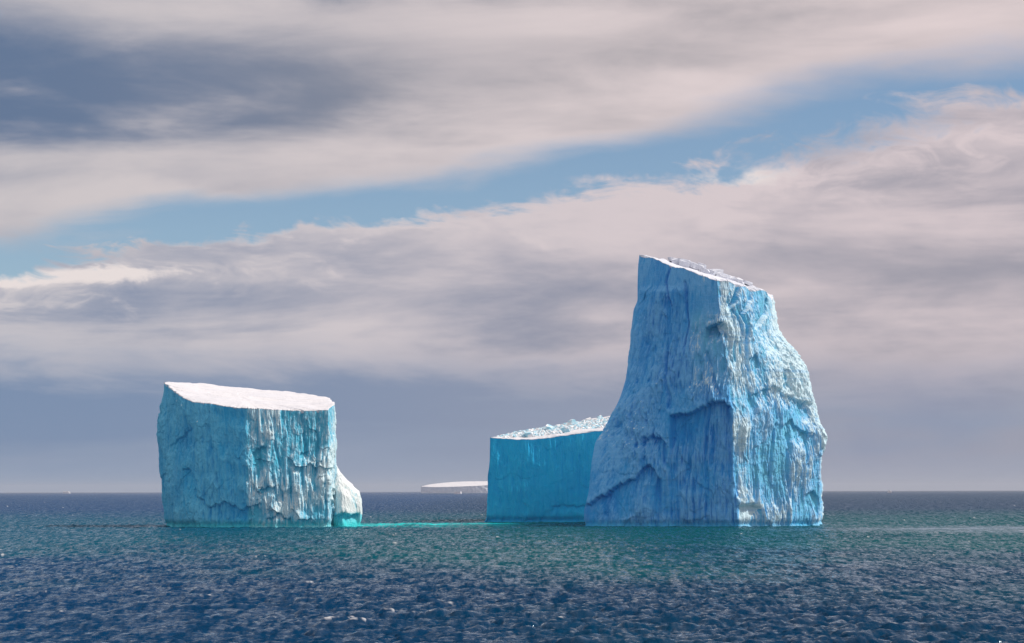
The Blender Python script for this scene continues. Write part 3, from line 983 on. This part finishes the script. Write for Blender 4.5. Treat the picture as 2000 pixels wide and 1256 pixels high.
# slick of calm water to the right of the tall berg
slick = np.exp(-(((sx - 158) / 72) ** 2 + ((sy - 650 + 0.35 * (sx - 110)) / 60) ** 2) ** 1.5) * (0.35 + 0.65 * sstep(perlin(sx / 60, sy / 22, sx * 0 + 8.8), -0.35, 0.2))
gust *= 1 - 0.9 * slick
crest = (h / h[RR < 1500].std())
foam_n = perlin(sx / 0.75, sy / 0.5, sx * 0 + 9.1) + 0.45 * perlin(sx / 19, sy / 40, sx * 0 + 4.1)
foam = sstep(crest * 0.60 + foam_n * 0.9, 2.12, 2.4) * fadeR * sstep(perlin(sx / 0.3, sy / 0.45, sx * 0 + 2.7), -0.25, 0.35) * 0.85
h *= gust * fadeA * fadeR; ox *= gust * fadeA * fadeR; oy *= gust * fadeA * fadeR
co = np.stack([sx + ox, sy + oy, h], -1)
nr, na = sx.shape
I, J = np.meshgrid(np.arange(nr - 1), np.arange(na - 1), indexing='ij')
q = np.stack([I * na + J, I * na + J + 1, (I + 1) * na + J + 1, (I + 1) * na + J], -1).reshape(-1, 4)
q = q[:, ::-1]
# the rest of the sea all round, coarse
ang2 = np.linspace(R(13.5), 2 * np.pi - R(13.5), 90)
R2, A2 = np.meshgrid(rad[::10].tolist() + [45000.0], ang2, indexing='ij')
co2 = np.stack([R2 * np.sin(A2), R2 * np.cos(A2), R2 * 0], -1)
n2, m2 = R2.shape
I, J = np.meshgrid(np.arange(n2 - 1), np.arange(m2 - 1), indexing='ij')
base = nr * na
q2 = (np.stack([I * m2 + J, (I + 1) * m2 + J, (I + 1) * m2 + J + 1, I * m2 + J + 1], -1).reshape(-1, 4) + base)
A3 = np.linspace(0, 2 * np.pi, 120, endpoint=False)
ring3 = np.stack([rad[0] * 1.002 * np.sin(A3), rad[0] * 1.002 * np.cos(A3), A3 * 0 - 0.02], -1)
cen = np.array([[0, 0, -0.02]])
b3 = base + n2 * m2
t3 = np.stack([b3 + (np.arange(120) + 1) % 120, b3 + np.arange(120), np.full(120, b3 + 120)], -1)
allco = np.concatenate([co.reshape(-1, 3), co2.reshape(-1, 3), ring3, cen])
pad = np.zeros(len(allco) - base)
mS, t = new_mat('sea_water')
pos = t.n('ShaderNodeNewGeometry').outputs['Position']
gx, gy, gz = t.xyz(pos)
fo = attr(t, 'foam'); slk = attr(t, 'slick')
nb = t.noise(t.scale(pos, 0.010, 0.0045, 0), 1.0, 4, 0.55)
teal = t.ss(t.m('ADD', nb, t.m('MULTIPLY', t.ss(gy, 200, 520), 0.28)), 0.50, 0.78)
teal = t.m('MULTIPLY', teal, t.ss(gy, 1500, 800))
wc = t.mix(teal, (0.002, 0.031, 0.078, 1), (0.001, 0.074, 0.090, 1))
wc = t.mix(t.m('MULTIPLY', t.ss(gx, 30, -130), 0.75), wc, t.mix(teal, (0.0005, 0.046, 0.150, 1), (0.0005, 0.074, 0.150, 1)))
# pale ice lying just under the surface between the bergs
ex = t.m('DIVIDE', t.m('ADD', gx, 28.0), 36.0)
ey = t.m('DIVIDE', t.m('SUBTRACT', gy, 748.0), 58.0)
en = t.noise(t.scale(pos, 0.06, 0.03, 0), 1.0, 4, 0.6)
er = t.m('ADD', t.m('SQRT', t.m('ADD', t.m('MULTIPLY', ex, ex), t.m('MULTIPLY', ey, ey))), t.m('MULTIPLY', t.m('SUBTRACT', en, 0.5), 1.3))
en2 = t.noise(t.scale(pos, 0.35, 0.05, 0), 1.0, 4, 0.6)
sub = t.m('MULTIPLY', t.m('MULTIPLY', t.ss(er, 1.25, 0.25), t.ss(en2, 0.3, 0.6, 0.45, 1.0)), t.ss(gy, 675, 780, 0.10, 1.0))
wc = t.mix(sub, wc, (0.01, 0.70, 0.68, 1))
wc = t.mix(fo, wc, (0.7, 0.7, 0.7, 1))
rip1 = t.noise(t.scale(pos, 1.0, 0.75, 1), 1.3, 3, 0.5, 0.3)
rip2 = t.noise(t.scale(pos, 0.30, 0.22, 1), 1.0, 3, 0.55)
bh = t.m('ADD', t.m('MULTIPLY', rip1, t.ss(gy, 220, 700, 0.17, 0.42)), t.m('MULTIPLY', rip2, t.ss(gy, 300, 1000, 0.12, 1.0)))
bh = t.m('MULTIPLY', bh, t.m('SUBTRACT', 1.0, t.m('MULTIPLY', slk, 0.88)))
bn = t.n('ShaderNodeBump'); bn.inputs['Strength'].default_value = 1.0; bn.inputs['Distance'].default_value = 1.0
t.put(bn.inputs['Height'], bh)
lw = t.n('ShaderNodeLayerWeight'); lw.inputs['Blend'].default_value = 0.5
t.put(lw.inputs['Normal'], bn.outputs[0])
refl = t.m('ADD', 0.015, t.m('MULTIPLY', t.m('POWER', lw.outputs['Facing'], 8.0), t.m('ADD', 0.50, t.m('MULTIPLY', slk, 0.40))))
# wind-roughened and glassy wavelets alternate: short crests across, stretched along the wind
wa = t.noise(t.scale(pos, 1.5, 0.28, 0), 1.0, 3, 0.6, 0.4)
wb = t.noise(t.scale(pos, 0.55, 0.055, 0), 1.0, 4, 0.6, 0.4)
glint = t.ss(t.m('ADD', t.m('MULTIPLY', wa, 0.5), t.m('MULTIPLY', wb, 0.5)), 0.41, 0.62, 0.08, 2.2)
glint = t.m('ADD', t.m('MULTIPLY', glint, t.m('SUBTRACT', 1.0, slk)), slk)
refl = t.m('MULTIPLY', refl, glint, clamp=True)
refl = t.m('ADD', t.m('MULTIPLY', refl, t.m('SUBTRACT', 1.0, slk)), t.m('MULTIPLY', slk, t.ss(wb, 0.3, 0.6, 0.35, 0.85)))
refl = t.m('MULTIPLY', refl, t.m('SUBTRACT', 1.0, fo))
df = t.n('ShaderNodeBsdfDiffuse'); t.put(df.inputs['Color'], wc); t.put(df.inputs['Normal'], bn.outputs[0])
gl = t.n('ShaderNodeBsdfGlossy'); gl.inputs['Color'].default_value = (0.80, 0.92, 1.0, 1); gl.inputs['Roughness'].default_value = 0.12; t.put(gl.inputs['Normal'], bn.outputs[0])
mx = t.n('ShaderNodeMixShader'); t.put(mx.inputs[0], refl); t.put(mx.inputs[1], df.outputs[0]); t.put(mx.inputs[2], gl.outputs[0])
mo_ = t.n('ShaderNodeOutputMaterial'); t.put(mo_.inputs['Surface'], mx.outputs[0])
sea = mesh_np('sea', allco, np.concatenate([q, q2]), mS, None, True,
              {'foam': np.concatenate([foam.ravel(), pad]), 'slick': np.concatenate([slick.ravel(), pad])}, tris=t3)
tag(sea, 'dark blue choppy sea with scattered whitecaps', 'sea', kind='structure')

# ------------------------------------------------------------------ haze: thin sea air
mH = bpy.data.materials.new('haze'); mH.use_nodes = True
t = NT(mH.node_tree)
pv = t.n('ShaderNodeVolumePrincipled')
pv.inputs['Color'].default_value = (0.80, 0.85, 0.95, 1)
pv.inputs['Density'].default_value = 0.000022
o = t.n('ShaderNodeOutputMaterial'); t.put(o.inputs['Volume'], pv.outputs[0])
hx, z0, z1 = 46000.0, -6.0, 130.0
v = [(sx_ * hx, sy_ * hx, z) for z in (z0, z1) for sx_, sy_ in ((-1, -1), (1, -1), (1, 1), (-1, 1))]
f = [(3, 2, 1, 0), (4, 5, 6, 7), (0, 1, 5, 4), (1, 2, 6, 5), (2, 3, 7, 6), (3, 0, 4, 7)]
me = bpy.data.meshes.new('haze'); me.from_pydata(v, [], f); me.materials.append(mH)
hz = bpy.data.objects.new('haze', me); COL.objects.link(hz)
tag(hz, 'thin pale sea haze', 'haze', kind='stuff')
